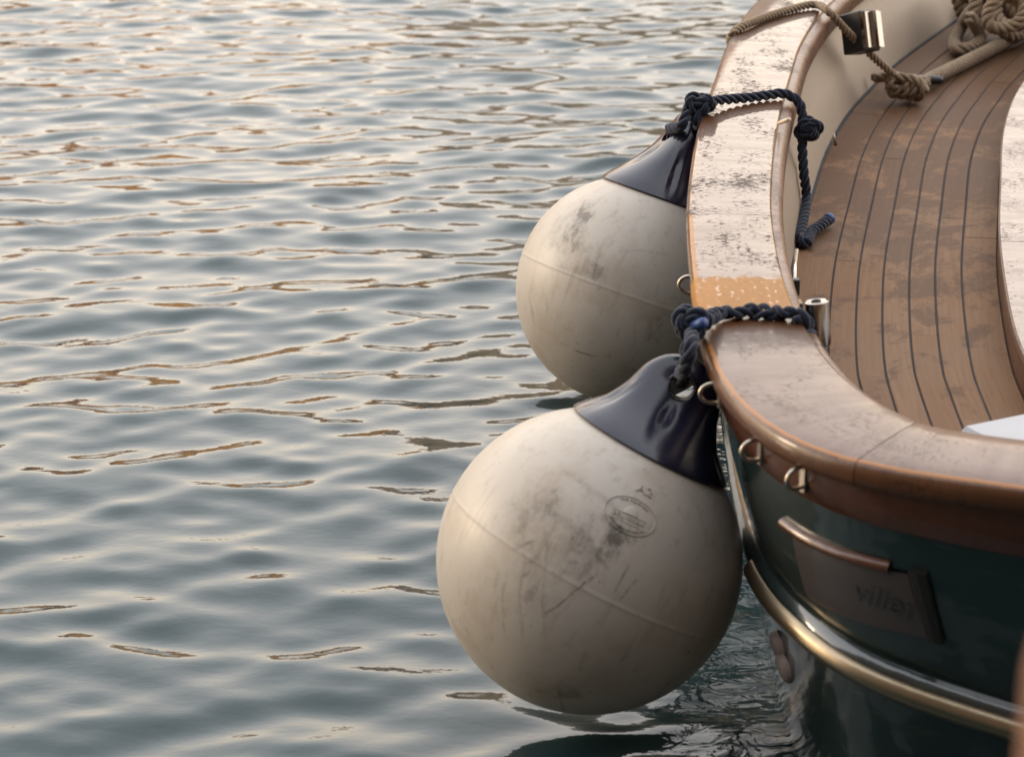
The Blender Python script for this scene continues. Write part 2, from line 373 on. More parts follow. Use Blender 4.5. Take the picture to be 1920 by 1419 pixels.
# light smoothing so the sweep is fair
for _ in range(30): half[1:-1] = .25*half[:-2]+.5*half[1:-1]+.25*half[2:]
HS = np.r_[0, np.cumsum(np.linalg.norm(np.diff(half, axis=0), axis=1))]
P0 = np.array([1.15, 2.205]); AX = nrm([.1, .995])
def mirror(p): d = p-P0; par = np.outer(d@AX, AX); return P0+2*par-d
rt = mirror(half)[::-1][1:]
FULL = np.vstack([half, rt]); NH = len(half)
FT = np.gradient(FULL, axis=0); FT /= np.linalg.norm(FT, axis=1)[:, None]
FN = np.stack([-FT[:, 1], FT[:, 0]], 1)                    # inward normal
if np.dot(FN[NH//2], np.array([1.15, 4.5])-FULL[NH//2]) < 0: FN = -FN
FS = np.r_[0, np.cumsum(np.linalg.norm(np.diff(FULL, axis=0), axis=1))]
def at(i, off, h): p = FULL[i]+FN[i]*off; return np.array([p[0], p[1], h])
def idx_y(y):                                              # index on the left side at depth y
    c = [i for i in range(NH) if FULL[i][0] < 1.2]; return min(c, key=lambda i: abs(FULL[i][1]-y))
def project(p):
    d = np.asarray(p, float)-np.array([0, 0, CH]); z = d[1]*CT-d[2]*ST; u = d[0]/z; v = (d[1]*ST+d[2]*CT)/z
    return 960+F*u, 709.5-F*v
def idx_px(px, py, off, h, lo=0, hi=None):
    best = None
    for i in range(lo, hi or NH):
        q = project(at(i, off, h)); e = (q[0]-px)**2+(q[1]-py)**2
        if best is None or e < best[0]: best = (e, i)
    return best[1]
iw_y = [2.0, 2.323, 2.37, 2.42, 2.5, 2.59, 2.68, 2.78, 2.97, 3.17, 3.4, 3.6, 3.9, 4.2, 4.6, 5.05, 6, 8]
iw_w = [.145, .145, .15, .16, .16, .155, .148, .140, .126, .123, .125, .128, .133, .135, .142, .155, .16, .05]
RWH = np.array([np.interp(p[1], iw_y, iw_w) for p in half]); RWH[HS[-1]-HS < .8] = .147
for _ in range(20): RWH[1:-1] = .25*RWH[:-2]+.5*RWH[1:-1]+.25*RWH[2:]
RW = np.r_[RWH, RWH[::-1][1:]]

boat = empty('wooden_boat', (1.3, 4.6, 0)); BI = Matrix.Translation((-1.3, -4.6, 0))
tag(boat, 'varnished wooden boat with a dark green hull, cream bulwark and planked deck', 'boat')
def bpart(o, parent=None):
    o.parent = parent or boat
    if parent is None: o.matrix_parent_inverse = BI
    return o
def sweep(name, i0, i1, prof, mat, step=2, closed=True, cap=True, parent=None, gap=0.0):
    """prof(i) -> list of (offset, height); one mesh along the plan curve"""
    ids = list(range(i0, i1, step))
    if ids[-1] != i1-1: ids.append(i1-1)
    G = []; UV = []
    for i in ids:
        pr = prof(i); sh = np.r_[FT[i]*(gap if i == ids[0] else -gap if i == ids[-1] else 0), 0]; G.append([at(i, o, h)+sh for o, h in pr])
        acc = 0; row = []
        for k, (o, h) in enumerate(pr):
            if k: acc += math.hypot(o-pr[k-1][0], h-pr[k-1][1])
            row.append((FS[i], acc))
        UV += row
    V, Fc = grid(G, closed_v=closed, cap=cap and closed)
    o = obj(name, V, Fc, mat, None, True, UV); fixn(o); sharp(o, 50)
    return bpart(o, parent)

# cap rail: separate lengths of timber butted together
def cap_prof(i):
    wv = RW[i]; t_ = .034
    return [(.010, RH-t_), (.001, RH-t_+.004), (-.003, RH-t_+.012), (-.003, RH-.011), (-.0015, RH-.005), (.002, RH-.0015), (.0065, RH),
            (wv*.35, RH+.0012), (wv*.65, RH+.0012), (wv-.006, RH), (wv-.002, RH-.0015), (wv, RH-.005), (wv, RH-.014), (wv, RH-t_+.006), (wv-.006, RH-t_)]
M['rail_near'] = m_varnish('varnished_rail_worn', (.062, .023, .008), (.15, .060, .022), .07, .5, .06, coat=.52, rvar=.12, spec=.3, edge=True, chafe=float(FS[idx_y(2.82)]))
M['rail_mid'] = m_varnish('varnished_rail_amber', (.066, .025, .008), (.135, .056, .021), .035, 1.0, coat=.86, rvar=.10, edge=True, sheen_gap=float(FS[idx_px(1297, 515, 0, RH, 0, idx_y(2.6))]))
cut = [0, idx_y(5.6), idx_y(3.385), idx_y(2.90), idx_px(1610, 868, .0, RH, idx_y(2.6)), NH+180, len(FULL)]
mats = ['rail_far', 'rail_far', 'rail_mid', 'rail_near', 'rail_near', 'rail_far']
labs = [None, 'pale glossy length of cap rail', 'amber varnished length of cap rail', 'brown worn length of cap rail at the corner', 'blurred length of cap rail across the stern', None]
for k in range(6):
    o = sweep('cap_rail_plank', cut[k], cut[k+1]+(1 if k < 5 else 0), cap_prof, M[mats[k]], gap=.0006)
    if labs[k]: o['label'] = labs[k]
sweep('inner_rail', 0, len(FULL), lambda i: [(RW[i]-.02, RH-.010), (RW[i]+.0025, RH-.0075), (RW[i]+.010, RH-.0095), (RW[i]+.0155, RH-.015), (RW[i]+.018, RH-.023), (RW[i]+.018, RH-.050), (RW[i]+.014, RH-.054), (RW[i]-.02, RH-.054)], M['brown'])
SDH = np.array([np.clip((p[0]-.3)*.06, 0, .018) if p[1] < 2.8 else 0.0 for p in half]); SD = np.r_[SDH, SDH[::-1][1:]]
# varnished strake under the cap, then the green hull
sweep('sheer_strake', 0, len(FULL), lambda i: [(.010, RH-.032), (.012, RH-.05), (.017, RH-.072-SD[i]), (.021, RH-.075-SD[i]), (.05, RH-.075-SD[i]), (.05, RH-.032)], M['strake'])
RUBH = np.array([.19*(min(p[0], .80)-.285) if p[0] > .285 and p[1] < 2.8 else 0.0 for p in half]); RUBD = np.r_[RUBH, RUBH[::-1][1:]]
HI = [(.455, .024), (.41, .031), (.35, .043), (.30, .056), (.25, .072), (.20, .078), (.10, .093), (0, .113), (-.15, .17), (-.35, .28)]
def inset(h): return float(np.interp(-h, [-a for a, b in HI], [b for a, b in HI]))
hs = [.447, .43, .41, .38, .35, .32, .29, .26, .23, .20, .17, .13, .09, .05, .0, -.06, -.15, -.35]
sweep('hull', 0, len(FULL), lambda i: [(inset(h), h) for h in hs], M['hull'], closed=False, cap=False)
# rubbing strake with its metal strip
def rub_prof(i):
    c = .25-RUBD[i]; q = inset(c)
    return [(inset(c+.025)+.006, c+.027), (q-.010, c+.022), (q-.017, c+.012), (q-.019, c), (q-.017, c-.012), (q-.008, c-.022), (inset(c-.03)+.006, c-.026)]
rub = sweep('rub_rail', 0, len(FULL), rub_prof, M['hull'], closed=False, cap=False)
sweep('metal_strip', idx_y(2.70), len(FULL)-idx_y(2.70), lambda i: [(inset(.25-RUBD[i])-.0145+.010*math.cos(a)-.005, .2515-RUBD[i]+.0135*math.sin(a)) for a in np.linspace(math.pi/2, 1.5*math.pi, 7)], M['brass'], closed=False, cap=False, parent=rub)
# moulding over the reflection panel, at the stern
MH = .388; i_a = idx_px(1472, 985, inset(MH), MH, idx_y(2.75)); i_b = idx_px(1692, 1085, inset(MH), MH, idx_y(2.75))
sweep('moulding', i_a, i_b, lambda i: [(inset(MH)-.001+.0085*math.cos(a), MH+.0075*math.sin(a)) for a in np.linspace(.45*math.pi, 1.55*math.pi, 8)]+[(inset(MH)+.006, MH)], M['strake'])
def at_s(sv, off, h):
    p = np.array([np.interp(sv, FS, FULL[:, k]) for k in range(2)]); n = nrm([np.interp(sv, FS, FN[:, k]) for k in range(2)])
    q = p+n*off; return np.array([q[0], q[1], h])
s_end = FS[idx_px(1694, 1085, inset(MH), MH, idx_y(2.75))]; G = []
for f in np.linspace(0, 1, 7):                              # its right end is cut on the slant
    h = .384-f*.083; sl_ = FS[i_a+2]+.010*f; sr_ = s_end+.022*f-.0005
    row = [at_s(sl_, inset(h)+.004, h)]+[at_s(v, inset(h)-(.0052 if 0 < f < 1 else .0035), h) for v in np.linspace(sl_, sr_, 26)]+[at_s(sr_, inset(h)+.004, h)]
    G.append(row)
V, Fc = grid(G); refl_panel = bpart(fixn(sharp(obj('reflection_panel', V, Fc, M['reflection_tone']), 40)))  # solid panel standing in for a reflection in the glossy hull
def textmesh(s, size=1.0, shear=0.0, extrude=0.0):
    cu = bpy.data.curves.new('t', 'FONT'); cu.body = s; cu.size = size; cu.shear = shear; cu.align_x = 'CENTER'; cu.align_y = 'CENTER'; cu.extrude = extrude; cu.resolution_u = 3
    to = bpy.data.objects.new('t', cu); COL.objects.link(to); bpy.context.view_layer.update()
    me = bpy.data.meshes.new_from_object(to.evaluated_get(bpy.context.evaluated_depsgraph_get()))
    V = [tuple(v.co) for v in me.vertices]; Fc = [tuple(p.vertices) for p in me.polygons]
    bpy.data.objects.remove(to); bpy.data.curves.remove(cu); bpy.data.meshes.remove(me); return V, Fc
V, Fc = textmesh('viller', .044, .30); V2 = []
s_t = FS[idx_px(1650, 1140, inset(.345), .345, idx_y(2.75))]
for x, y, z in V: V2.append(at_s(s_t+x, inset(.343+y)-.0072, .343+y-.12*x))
bpart(obj('reflection_letters', V2, Fc, M['reflection_mark'], None, False), refl_panel)  # marks in the reflection, drawn as letters
# dark bar of the hull reflection, modelled as a plate beside the panel
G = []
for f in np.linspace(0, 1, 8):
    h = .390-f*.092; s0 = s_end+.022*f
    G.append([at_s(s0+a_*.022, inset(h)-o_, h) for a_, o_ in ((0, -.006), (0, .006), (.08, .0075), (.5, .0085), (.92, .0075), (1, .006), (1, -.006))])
V, Fc = grid(G, cap=True); bpart(fixn(obj('reflection_bar', V, Fc, M['black'], None, False)))

# eye staples along the strake: base plate and bent ring
def staple(px, py, hh, ang=0):
    i = idx_px(px, py, 0, hh, idx_y(3.4)); i = min(i, NH-1)
    c = at(i, .010 + (.004 if hh < .48 else 0), hh); n = -np.r_[FN[i], 0]; tdir = np.r_[FT[i], 0]; up = np.array([0, 0, 1.])
    root = empty('eye_staple', c); root.parent = boat; root.matrix_parent_inverse = BI
    m = MB(); box(m, n*.0025, n*.0025, tdir*.005, up*.019, .3)
    pl = m.build('base_plate', M['steel'], root, False); fixn(pl)
    m = MB(); a = np.linspace(-math.pi/2, math.pi/2, 15)
    P = [n*.0+up*-.0125]+[n*(.012+.0150*math.cos(x))+up*.0125*math.sin(x) for x in a]+[n*.0+up*.0125]
    tube(m, P, .0028, 10); m.build('ring', M['steel'], root)
for q in ((1303, 533, .49), (1345, 732, .485), (1405, 850, .475), (1484, 912, .475)): staple(*q)

# through-hull fittings under the rub rail
for px, py in ((1449, 1216), (1470, 1250)):
    hh = .165 if py < 1230 else .145
    i = idx_px(px, py, inset(hh), hh, idx_y(2.9)); c = at(i, inset(hh)-.001, hh); n = nrm(np.r_[-FN[i]*.93, -.35]); tdir = np.r_[FT[i], 0]; up = np.cross(n, tdir); up = up if up[2] > 0 else -up
    pr = [(.0, .010), (.010, .0095), (.016, .008), (.0195, .004), (.020, -.004)]; a = np.linspace(0, 2*math.pi, 24, endpoint=False)
    G = [[c+n*d+(tdir*math.cos(x)+up*math.sin(x))*r for x in a] for r, d in pr]
    V, Fc = grid(G, closed_v=True); bpart(fixn(obj('through_hull_fitting', V, Fc, M['anode'])))

# inner bulwark, deck
def gr(y): return max(0.0, y-3.3)*.045 if y < 5.2 else .0855+.01*(y-5.2)
DH = .30
def foot(i):
    y = FULL[i][1]; a = RW[i]+.020+gr(y)*.35
    if i >= NH or y < 2.75: return a
    f = min(1.0, (y-2.75)/.35); return a*(1-f)+(.1435+gr(y))*f
sweep('bulwark', 0, len(FULL), lambda i: [(RW[i]+.004, RH-.045), (RW[i]+.006, RH-.07), (RW[i]*.4+foot(i)*.6, .40), (foot(i), DH-.01)], M['cream'], closed=False, cap=False)
sweep('corner_seam', idx_y(6.6), idx_y(2.95), lambda i: [(foot(i)-.003, DH+.004), (foot(i)+.0018, DH+.003), (foot(i)+.0022, DH-.002), (foot(i)-.003, DH-.004)], M['caulk'])
# deck guide line: runs with the side and straight on aft
gpts = [p for p in half if p[1] > 3.05 and p[0] < 1.6][::8]
guide = catmull([np.array(p) for p in gpts]+[np.array(p) for p in [(.243, 2.9), (.252, 2.7), (.268, 2.5), (.29, 2.3)]], 6)
guide, GS = resample(guide, .03)
for _ in range(6): guide[1:-1] = .25*guide[:-2]+.5*guide[1:-1]+.25*guide[2:]
GT = np.gradient(guide, axis=0); GT /= np.linalg.norm(GT, axis=1)[:, None]; GN = np.stack([-GT[:, 1], GT[:, 0]], 1)
if GN[len(GN)//2][0] < 0: GN = -GN
def dk(s, off, h):
    p = np.array([np.interp(s, GS, guide[:, k]) for k in range(2)]); n = nrm([np.interp(s, GS, GN[:, k]) for k in range(2)])
    q = p+n*(off+gr(p[1])); return np.array([q[0], q[1], h])
def s_at_y(y): j = int(np.argmin(abs(guide[:, 1]-y))); return GS[j]
S_end = s_at_y(2.52); S_beg = s_at_y(6.9)
deck = empty('deck', (0, 0, 0)); deck.parent = boat; deck.matrix_parent_inverse = BI
def strip(name, a, b, s0, s1, h, mat, parent, thick=.012, n=None, bev=.0012):
    n = n or max(6, int((s1-s0)/.06)); G = []; UV = []
    for s in np.linspace(s0, s1, n):
        pr = [(a, h-thick), (a, h-bev), (a+bev, h), (b-bev, h), (b, h-bev), (b, h-thick)]
        G.append([dk(s, o, z) for o, z in pr]); UV += [(s, o) for o, z in pr]
    V, Fc = grid(G, closed_v=True, cap=True); o = obj(name, V, Fc, mat, parent, False, UV); return fixn(o)
OFF = [.143, .2135, .2555, .297, .340, .3825, .427, .487]
base = []
G = [[dk(s, .125, DH-.0025), dk(s, .30, DH-.0025), dk(s, .50, DH-.0025)] for s in np.linspace(S_beg, S_end, 60)]
V, Fc = grid(G); fixn(obj('caulked_bed', V, Fc, M['caulk'], deck, False))
butts = {1: [5.2, 3.9, 2.9], 2: [4.6, 3.3], 3: [5.6, 4.05, 2.8], 4: [4.9, 3.62], 5: [5.4, 4.2, 3.02], 6: [4.75, 3.97], 0: [5.0, 3.0]}
ys_px = {3: un(1745, 438, DH)[1], 5: un(1725, 606, DH)[1]}
butts[3][1] = un(1675, 443, DH)[1]; butts[6][1] = un(1830, 420, DH)[1]; butts[4][1] = un(1722, 609, DH)[1]; butts[5][2] = un(1830, 780, DH)[1]
for k in range(7):
    cuts = [S_beg]+[s_at_y(y) for y in butts[k]]+[S_end]
    for c0, c1 in zip(cuts[:-1], cuts[1:]):
        if c1-c0 < .1: continue
        strip('deck_plank', OFF[k]+(.0014 if k else 0), OFF[k+1]-.0014, c0+.0006, c1-.0006, DH+random.uniform(-.0004, .0004), M['teak'], deck)
# coaming: brown side, pale varnished top in two lengths
s_b = s_at_y(un(1865, 432, .36)[1])
coam = empty('coaming', (0, 0, 0)); coam.parent = boat; coam.matrix_parent_inverse = BI
strip('coaming_side', .487, .505, S_beg, S_end, .352, M['brown'], coam, thick=.06, bev=.003)
for c0, c1 in ((S_beg, s_b), (s_b+.002, S_end)): strip('coaming_cap', .4845, .60, c0, c1, .362, M['coaming_top'], coam, thick=.014, bev=.003)
strip('coaming_lining', .585, .597, S_beg, S_end, .347, M['cream'], coam, thick=.30, bev=.002)
# cockpit sole beyond the coaming
ring = [at(i, inset(.055)+.012, .055) for i in range(0, len(FULL), 10)]; cen = np.mean(ring, axis=0)
V = ring+[cen]; n_ = len(ring); bpart(fixn(obj('cockpit_sole', V, [(j, (j+1) % n_, n_) for j in range(n_)], M['cream'], None, False)))
sweep('inner_lining', 0, len(FULL), lambda i: [(inset(.29)+.02, .295), (inset(.2)+.02, .2), (inset(.06)+.014, .05)], M['cream'], step=4, closed=False, cap=False)

# fittings inside the rail
def orient(i): return np.r_[FT[i], 0], np.r_[FN[i], 0], np.array([0, 0, 1.])
# chrome tube socket
c = unz(1531, 566, 3.05); cup = nrm([-.10, .10, 1])
root = empty('rod_holder', c); root.parent = boat; root.matrix_parent_inverse = BI
m = MB(); ax = -cup; e1 = nrm(np.cross(ax, [0, 1, 0])); e2 = np.cross(ax, e1); a = np.linspace(0, 2*math.pi, 28, endpoint=False)
pr = [(.0115, .055), (.0115, .001), (.0135, -.0015), (.0155, 0), (.0155, .056), (.0145, .058)]
G = [[ax*d+(e1*math.cos(x)+e2*math.sin(x))*r for x in a] for r, d in pr]
V, Fc = grid(G, closed_v=True); m.add(V, Fc); fixn(sharp(m.build('tube', M['chrome'], root), 40))
m = MB(); box(m, e1*-.021*np.sign(e1[0])+ax*.026, e1*.0022, e2*.011, ax*.029, .2); fixn(m.build('mounting_plate', M['chrome'], root, False))
# chrome strap and black clip behind it
m = MB(); tube(m, [unz(1494, 470, 3.42), unz(1490, 510, 3.36), unz(1488, 540, 3.32)], .0035, 8); bpart(m.build('chrome_stay', M['chrome'], None))
m = MB(); box(m, unz(1491, 538, 3.3), [.006, 0, 0], [0, .006, 0], [0, 0, .012], .25); bpart(fixn(m.build('black_clip', M['black'], None, False)))
# black block with chrome channel, on the bulwark
i = idx_px(1600, 60, RW[200]+.02, .44, 0, idx_y(4.8)); T_, N_, U_ = orient(i); T_ = T_ if T_[1] < 0 else -T_
c = unz(1612, 62, 5.0)
bn = nrm(camvec(.62, .06, .78)); bt = nrm(camvec(-.78, -.1, .62)); bu = nrm(np.cross(bn, bt)); bu = bu if bu[2] > 0 else -bu; bt = np.cross(bu, bn)
root = empty('chrome_bracket', c); root.parent = boat; root.matrix_parent_inverse = BI
m = MB(); box(m, [0, 0, 0], bn*.030, bt*.026, bu*.043, .10); fixn(m.build('black_block', M['black'], root, False))
m = MB(); W_ = [(-.026, .020), (-.028, .030), (-.024, .034), (-.010, .034), (-.006, .038), (-.004, .046), (.004, .046), (.006, .038), (.010, .034), (.024, .034), (.028, .030), (.026, .020)]
G = [[bt*y*-1+bn*(x+.004)+bu*zz for y, x in W_] for zz in (-.034, -.032, .032, .034)]
G = [[bt*y+bn*(x+.009)+bu*zz for y, x in W_] for zz in np.linspace(-.038, .038, 6)]
V, Fc = grid(G, closed_v=True, cap=True); m.add(V, Fc); fixn(sharp(m.build('chrome_channel', M['chrome'], root), 30))
# black horn cleat where the tan line is made fast
ca, cb = un(1634, 145, .335), un(1768, 151, .325)
root = empty('horn_cleat', (ca+cb)/2); root.parent = boat; root.matrix_parent_inverse = BI
cd = (cb-ca)/2; m = MB(); tube(m, [cd*x for x in (-1, -.9, -.5, 0, .5, .9, 1)], [.007, .010, .0105, .0105, .0105, .010, .007], 12); m.build('horn', M['black'], root)
for f in (-.3, .3):
    m = MB(); tube(m, [cd*f, cd*f+np.array([0, 0, -.03])], [.009, .012], 10); m.build('foot', M['black'], root)
# small dark peg on the bulwark
pc = un(1567, 272, .315); m = MB(); tube(m, [pc, pc+np.array([-.004, -.004, .012]), pc+np.array([-.006, -.006, .026])], [.004, .003, .001], 8); bpart(m.build('peg', M['steel'], None))
# hairline seams down the bulwark
# white cushion on the stern seat
A = un(1797, 797, .398); B = un(1925, 771, .398); d = nrm((B-A)*[1, 1, 0]); nn = np.array([d[1], -d[0], 0]); nn = nn if nn[1] < 0 else -nn
m = MB(); box(m, A+d*.50+nn*.15-UPV*.1865, d*.34, nn*.14, UPV*.1555, .02); bpart(fixn(m.build('seat_locker', M['cream'], None, False)))
m = MB(); box(m, A+d*.42+nn*.15-UPV*.0155, d*.42, nn*.15, UPV*.0155, .45)
cush = fixn(m.build('seat_cushion', M['white'], None, False)); tag(cush, 'white seat cushion just inside the stern rail at the right edge', 'cushion')

# ------------------------------------------------------------------ fenders
LEFT = np.array([i for i in range(NH) if FULL[i][0] < .9])
def fender(name, C, axis, wide, R, matbody, label, cs=1.0):
    ax = nrm(axis); wd = nrm(np.asarray(wide)-ax*np.dot(wide, ax)); th = np.cross(ax, wd)
    base_pt = C-ax*R
    root = empty(name, base_pt); k = R/.197
    rot = Matrix((wd, th, ax)).transposed(); root.rotation_euler = rot.to_euler()
    tag(root, label, 'fender', 'ball fenders hung along the boat side')
    # body: nearly a ball, drawn up under the cap, with the mould seam round its middle
    na = 96; a = np.linspace(0, 2*math.pi, na, endpoint=False); prof = []
    for ph in np.linspace(-math.pi/2+.02, math.radians(58), 70):
        prof.append((math.cos(ph)*.197, math.sin(ph)*.197))
    prof += [(.088, .182), (.05, .20)]
    zz = sorted(set([round(p[1], 5) for p in prof])); P = []
    for r, z in prof: P.append((r, z))
    for dz, dr in ((-.0028, .0), (-.0012, .0004), (0, .00055), (.0012, .0004), (.0028, 0)): P.append((math.sqrt(.197**2-dz*dz)+dr, dz))
    for dz in (.0062, -.0062): P.append((math.sqrt(.197**2-dz*dz), dz))
    P = [p for p in P if abs(p[1]) > .0071 or abs(p[1]) in (.0062, .0028, .0012, 0) or p[1] in (-.0028, -.0012)]
    P.sort(key=lambda p: p[1])
    G = [[(r*k*math.cos(x), r*k*math.sin(x), (z+.197)*k) for x in a] for r, z in P]
    V, Fc = grid(G, closed_v=True); V = list(map(tuple, V)); V.append((0, 0, 0)); nb = len(V)-1
    mwl = Matrix.Translation(Vector(base_pt)) @ rot.to_4x4(); ivl = mwl.inverted(); V3 = []   # the soft ball flattens where it bears on the side
    for v in V:
        p = np.array(mwl @ Vector(v))
        if p[0] > C[0]:
            i = LEFT[int(np.argmin(np.hypot(FULL[LEFT, 0]-p[0], FULL[LEFT, 1]-p[1])))]; o_ = inset(p[2])-.004
            if abs(p[2]-.25) < .05: o_ = min(o_, inset(.25)-.022+max(0, abs(p[2]-.25)-.025)*1.2)
            if p[2] > .42: o_ = -.006 if p[2] > .48 else .006
            d_ = np.dot(p[:2]-FULL[i], FN[i])-o_
            if d_ > 0: p[:2] -= FN[i]*d_; v = tuple(ivl @ Vector(p))
        V3.append(v)
    V = V3
    Fc += [(nb, (j+1) % na, j) for j in range(na)]
    body = fixn(obj('ball', V, Fc, matbody, root))
    EZ = .166+(.2535-.166)*cs
    # cap: cone that flattens into an eye
    Zs = [.1660, .1665, .168, .172, .18, .19, .20, .21, .22, .23, .24, .25, .258, .266, .274, .281, .287, .291, .2935]
    WD = [(.166, .1085), (.168, .1105), (.172, .1082), (.18, .1005), (.19, .0900), (.20, .0800), (.215, .0705), (.23, .0635), (.245, .0590), (.258, .0545), (.27, .0475), (.281, .0365), (.287, .027), (.291, .0165), (.2935, .004)]
    TK = [(.166, .1085), (.168, .1105), (.172, .1080), (.18, .0990), (.19, .0865), (.20, .0740), (.215, .0565), (.23, .0425), (.245, .0320), (.258, .0255), (.27, .0215), (.281, .0175), (.287, .013), (.291, .009), (.2935, .003)]
    na2 = 120; aa = np.linspace(0, 2*math.pi, na2, endpoint=False); G = []
    for z in Zs:
        wv = np.interp(z, *zip(*WD)); tv = np.interp(z, *zip(*TK)); row = []
        rib = math.exp(-((z-.205)/.024)**2); fl = np.interp(z, [.17, .23], [2.0, 2.7])
        for x in aa:
            c, s = math.cos(x), math.sin(x); rr = (abs(c/wv)**fl+abs(s/tv)**fl)**(-1/fl)
            g = 0
            for g0, wd_, am in [(q_*1.0+(0 if sx_ > 0 else math.pi-2*q_), .075, am_) for sx_ in (1, -1) for q_, am_ in ((.30, -.006), (-.30, -.006), (.50, -.003), (-.50, -.003))]:
                dd = (x-g0+math.pi) % (2*math.pi)-math.pi; g += am*math.exp(-(dd/wd_)**2)
            dim = 0
            for sg in (1, -1):
                px_, pz_ = rr*c, z
                if s*sg > 0: dim += -.006*math.exp(-((px_)**2+(pz_-.216)**2)/(.0085**2))
            rr += g*rib+dim
            row.append((rr*c*k, rr*s*k, (.166+(z-.166)*cs+.197)*k))
        G.append(row)
    V, Fc = grid(G, closed_v=True, cap=True)
    cap = fixn(obj('cap', V, Fc, M['navy'], root))
    cut_ = MB(); tube(cut_, [(0, -.09*k, (.197+EZ)*k), (0, .09*k, (.197+EZ)*k)], .0165*k, 28); co = fixn(cut_.build('cutter', None)); co.parent = root
    bm_ = cap.modifiers.new('b', 'BOOLEAN'); bm_.object = co; bm_.operation = 'DIFFERENCE'; bm_.solver = 'EXACT'
    bpy.context.view_layer.update()
    me = bpy.data.meshes.new_from_object(cap.evaluated_get(bpy.context.evaluated_depsgraph_get())); cap.modifiers.clear(); cap.data = me
    bpy.data.objects.remove(co); sharp(cap, 40)
    # soft bead round the eye on both faces
    for sg in (1, -1):
        m = MB(); ang = np.linspace(0, 2*math.pi, 33); m_y = sg*.0225*k
        Gt = [[((.0182+.0032*math.cos(b))*math.cos(x)*k, m_y+.0032*k*math.sin(b), (.197+EZ)*k+(.0182+.0032*math.cos(b))*math.sin(x)*k) for b in np.linspace(0, 2*math.pi, 8, endpoint=False)] for x in ang[:-1]]
        Vt, Ft = grid(Gt, closed_u=True, closed_v=True); m.add(Vt, Ft); fixn(m.build('eye_bead', M['navy'], cap))
    mw = Matrix.Translation(Vector(base_pt)) @ rot.to_4x4()
    return root, mw, body
C1 = unz(1105, 1050, 3.03); C2 = unz(1181, 544, 4.18)
A1 = camvec(.46, .88, .12); A2 = camvec(.33, .94, .10)
W1 = camvec(.88, -.46, .05); W2 = camvec(.30, -.2, 1.0)
def local_on(C, ax, wide, R, px, py):    # scuff centres: photo place on the ball -> fender coordinates
    d = nrm(unz(px, py, 1)-np.array([0, 0, CH])); o = np.array([0, 0, CH])-C; b = np.dot(o, d); t_ = -b-math.sqrt(max(0, b*b-(o@o-R*R)))
    p = o+d*t_; ax = nrm(ax); wd = nrm(np.asarray(wide)-ax*np.dot(wide, ax)); th = np.cross(ax, wd)
    return (float(p@wd), float(p@th), float(p@ax)+R)
sc1 = [(local_on(C1, A1, W1, .197, *q), r, a) for q, r, a in (((1120, 1045), .065, .75), ((1080, 1030), .10, .55), ((1000, 960), .09, .4), ((1000, 1110), .07, .45), ((1150, 1010), .05, .8), ((1200, 1330), .10, .4), ((1060, 1300), .06, .45))]
sc2 = [(local_on(C2, A2, W2, .2025, *q), r, a) for q, r, a in (((1060, 450), .09, .6), ((1095, 400), .06, .7), ((1120, 500), .08, .5), ((1250, 600), .08, .4))]
L1 = lambda q: local_on(C1, A1, W1, .197, *q); L2 = lambda q: local_on(C2, A2, W2, .2025, *q)
st1 = [(L1(a_), L1(b_), w_, m_) for a_, b_, w_, m_ in (((1022, 1150), (1118, 1078), .0022, .9), ((1028, 1010), (1020, 1190), .0035, .4), ((950, 1070), (945, 1190), .003, .35), ((985, 1040), (978, 1200), .004, .3), ((1050, 880), (1160, 955), .006, .35), ((1085, 985), (1140, 1065), .005, .5), ((1150, 1110), (1180, 1060), .003, .7), ((1160, 1125), (1196, 1085), .0025, .6), ((1010, 930), (1130, 1050), .010, .3), ((1060, 1345), (1050, 1290), .004, .6), ((1190, 1330), (1260, 1270), .006, .5), ((960, 1030), (1010, 1010), .004, .5))]
st2 = [(L2(a_), L2(b_), w_, m_) for a_, b_, w_, m_ in (((1078, 430), (1098, 375), .006, .5), ((1030, 470), (1065, 400), .008, .3), ((1110, 520), (1125, 470), .005, .5), ((1075, 655), (1120, 670), .003, .7), ((992, 560), (1000, 590), .003, .6), ((1160, 470), (1270, 480), .004, .25), ((1040, 500), (1140, 520), .010, .3))]
f1, mw1, body1 = fender('ball_fender', C1, A1, W1, .197, m_fender('soiled_vinyl', sc1, st1), 'near white ball fender with navy cap, black scuffs and an embossed oval mark')
f2, mw2, body2 = fender('ball_fender', C2, A2, W2, .2025, m_fender('soiled_vinyl_pale', sc2, st2, .2025), 'far white ball fender with navy cap, partly hidden by the cap rail', cs=1.25)

# embossed mark on the near fender
def on_ball(px, py):
    d = nrm(unz(px, py, 1)-np.array([0, 0, CH])); o = np.array([0, 0, CH])-C1; b = o@d; t_ = -b-math.sqrt(b*b-(o@o-.197**2)); return nrm(o+d*t_)
en = on_ball(1182, 966); e1 = on_ball(1205, 977)-en; e1 = nrm(e1-en*(e1@en)); e2 = np.cross(en, e1)
if e2[2] < 0: e2 = -e2
inv1 = mw1.inverted()
def emb(u, v, d):
    n = nrm(en+e1*u/.197+e2*v/.197); p = C1+n*(.197+d); return tuple(inv1 @ Vector(p))
def emb_text(mb, s, size, u0, v0, arc=None, lift=.0011, sx=1.0):
    V, Fc = textmesh(s, size, 0, 1.0); V2 = []
    for x, y, z in V:
        x *= sx
        if arc: a = x/arc[0]*arc[1]; R_ = arc[0]+y*arc[1]; u, v = R_*math.sin(a)*arc[2], R_*math.cos(a)*arc[3]*arc[1]
        else: u, v = u0+x, v0+y
        V2.append(emb(u, v, lift if z > 0 else -.002))
    mb.add(V2, Fc)
emark = MB()
a = np.linspace(0, 2*math.pi, 64, endpoint=False)
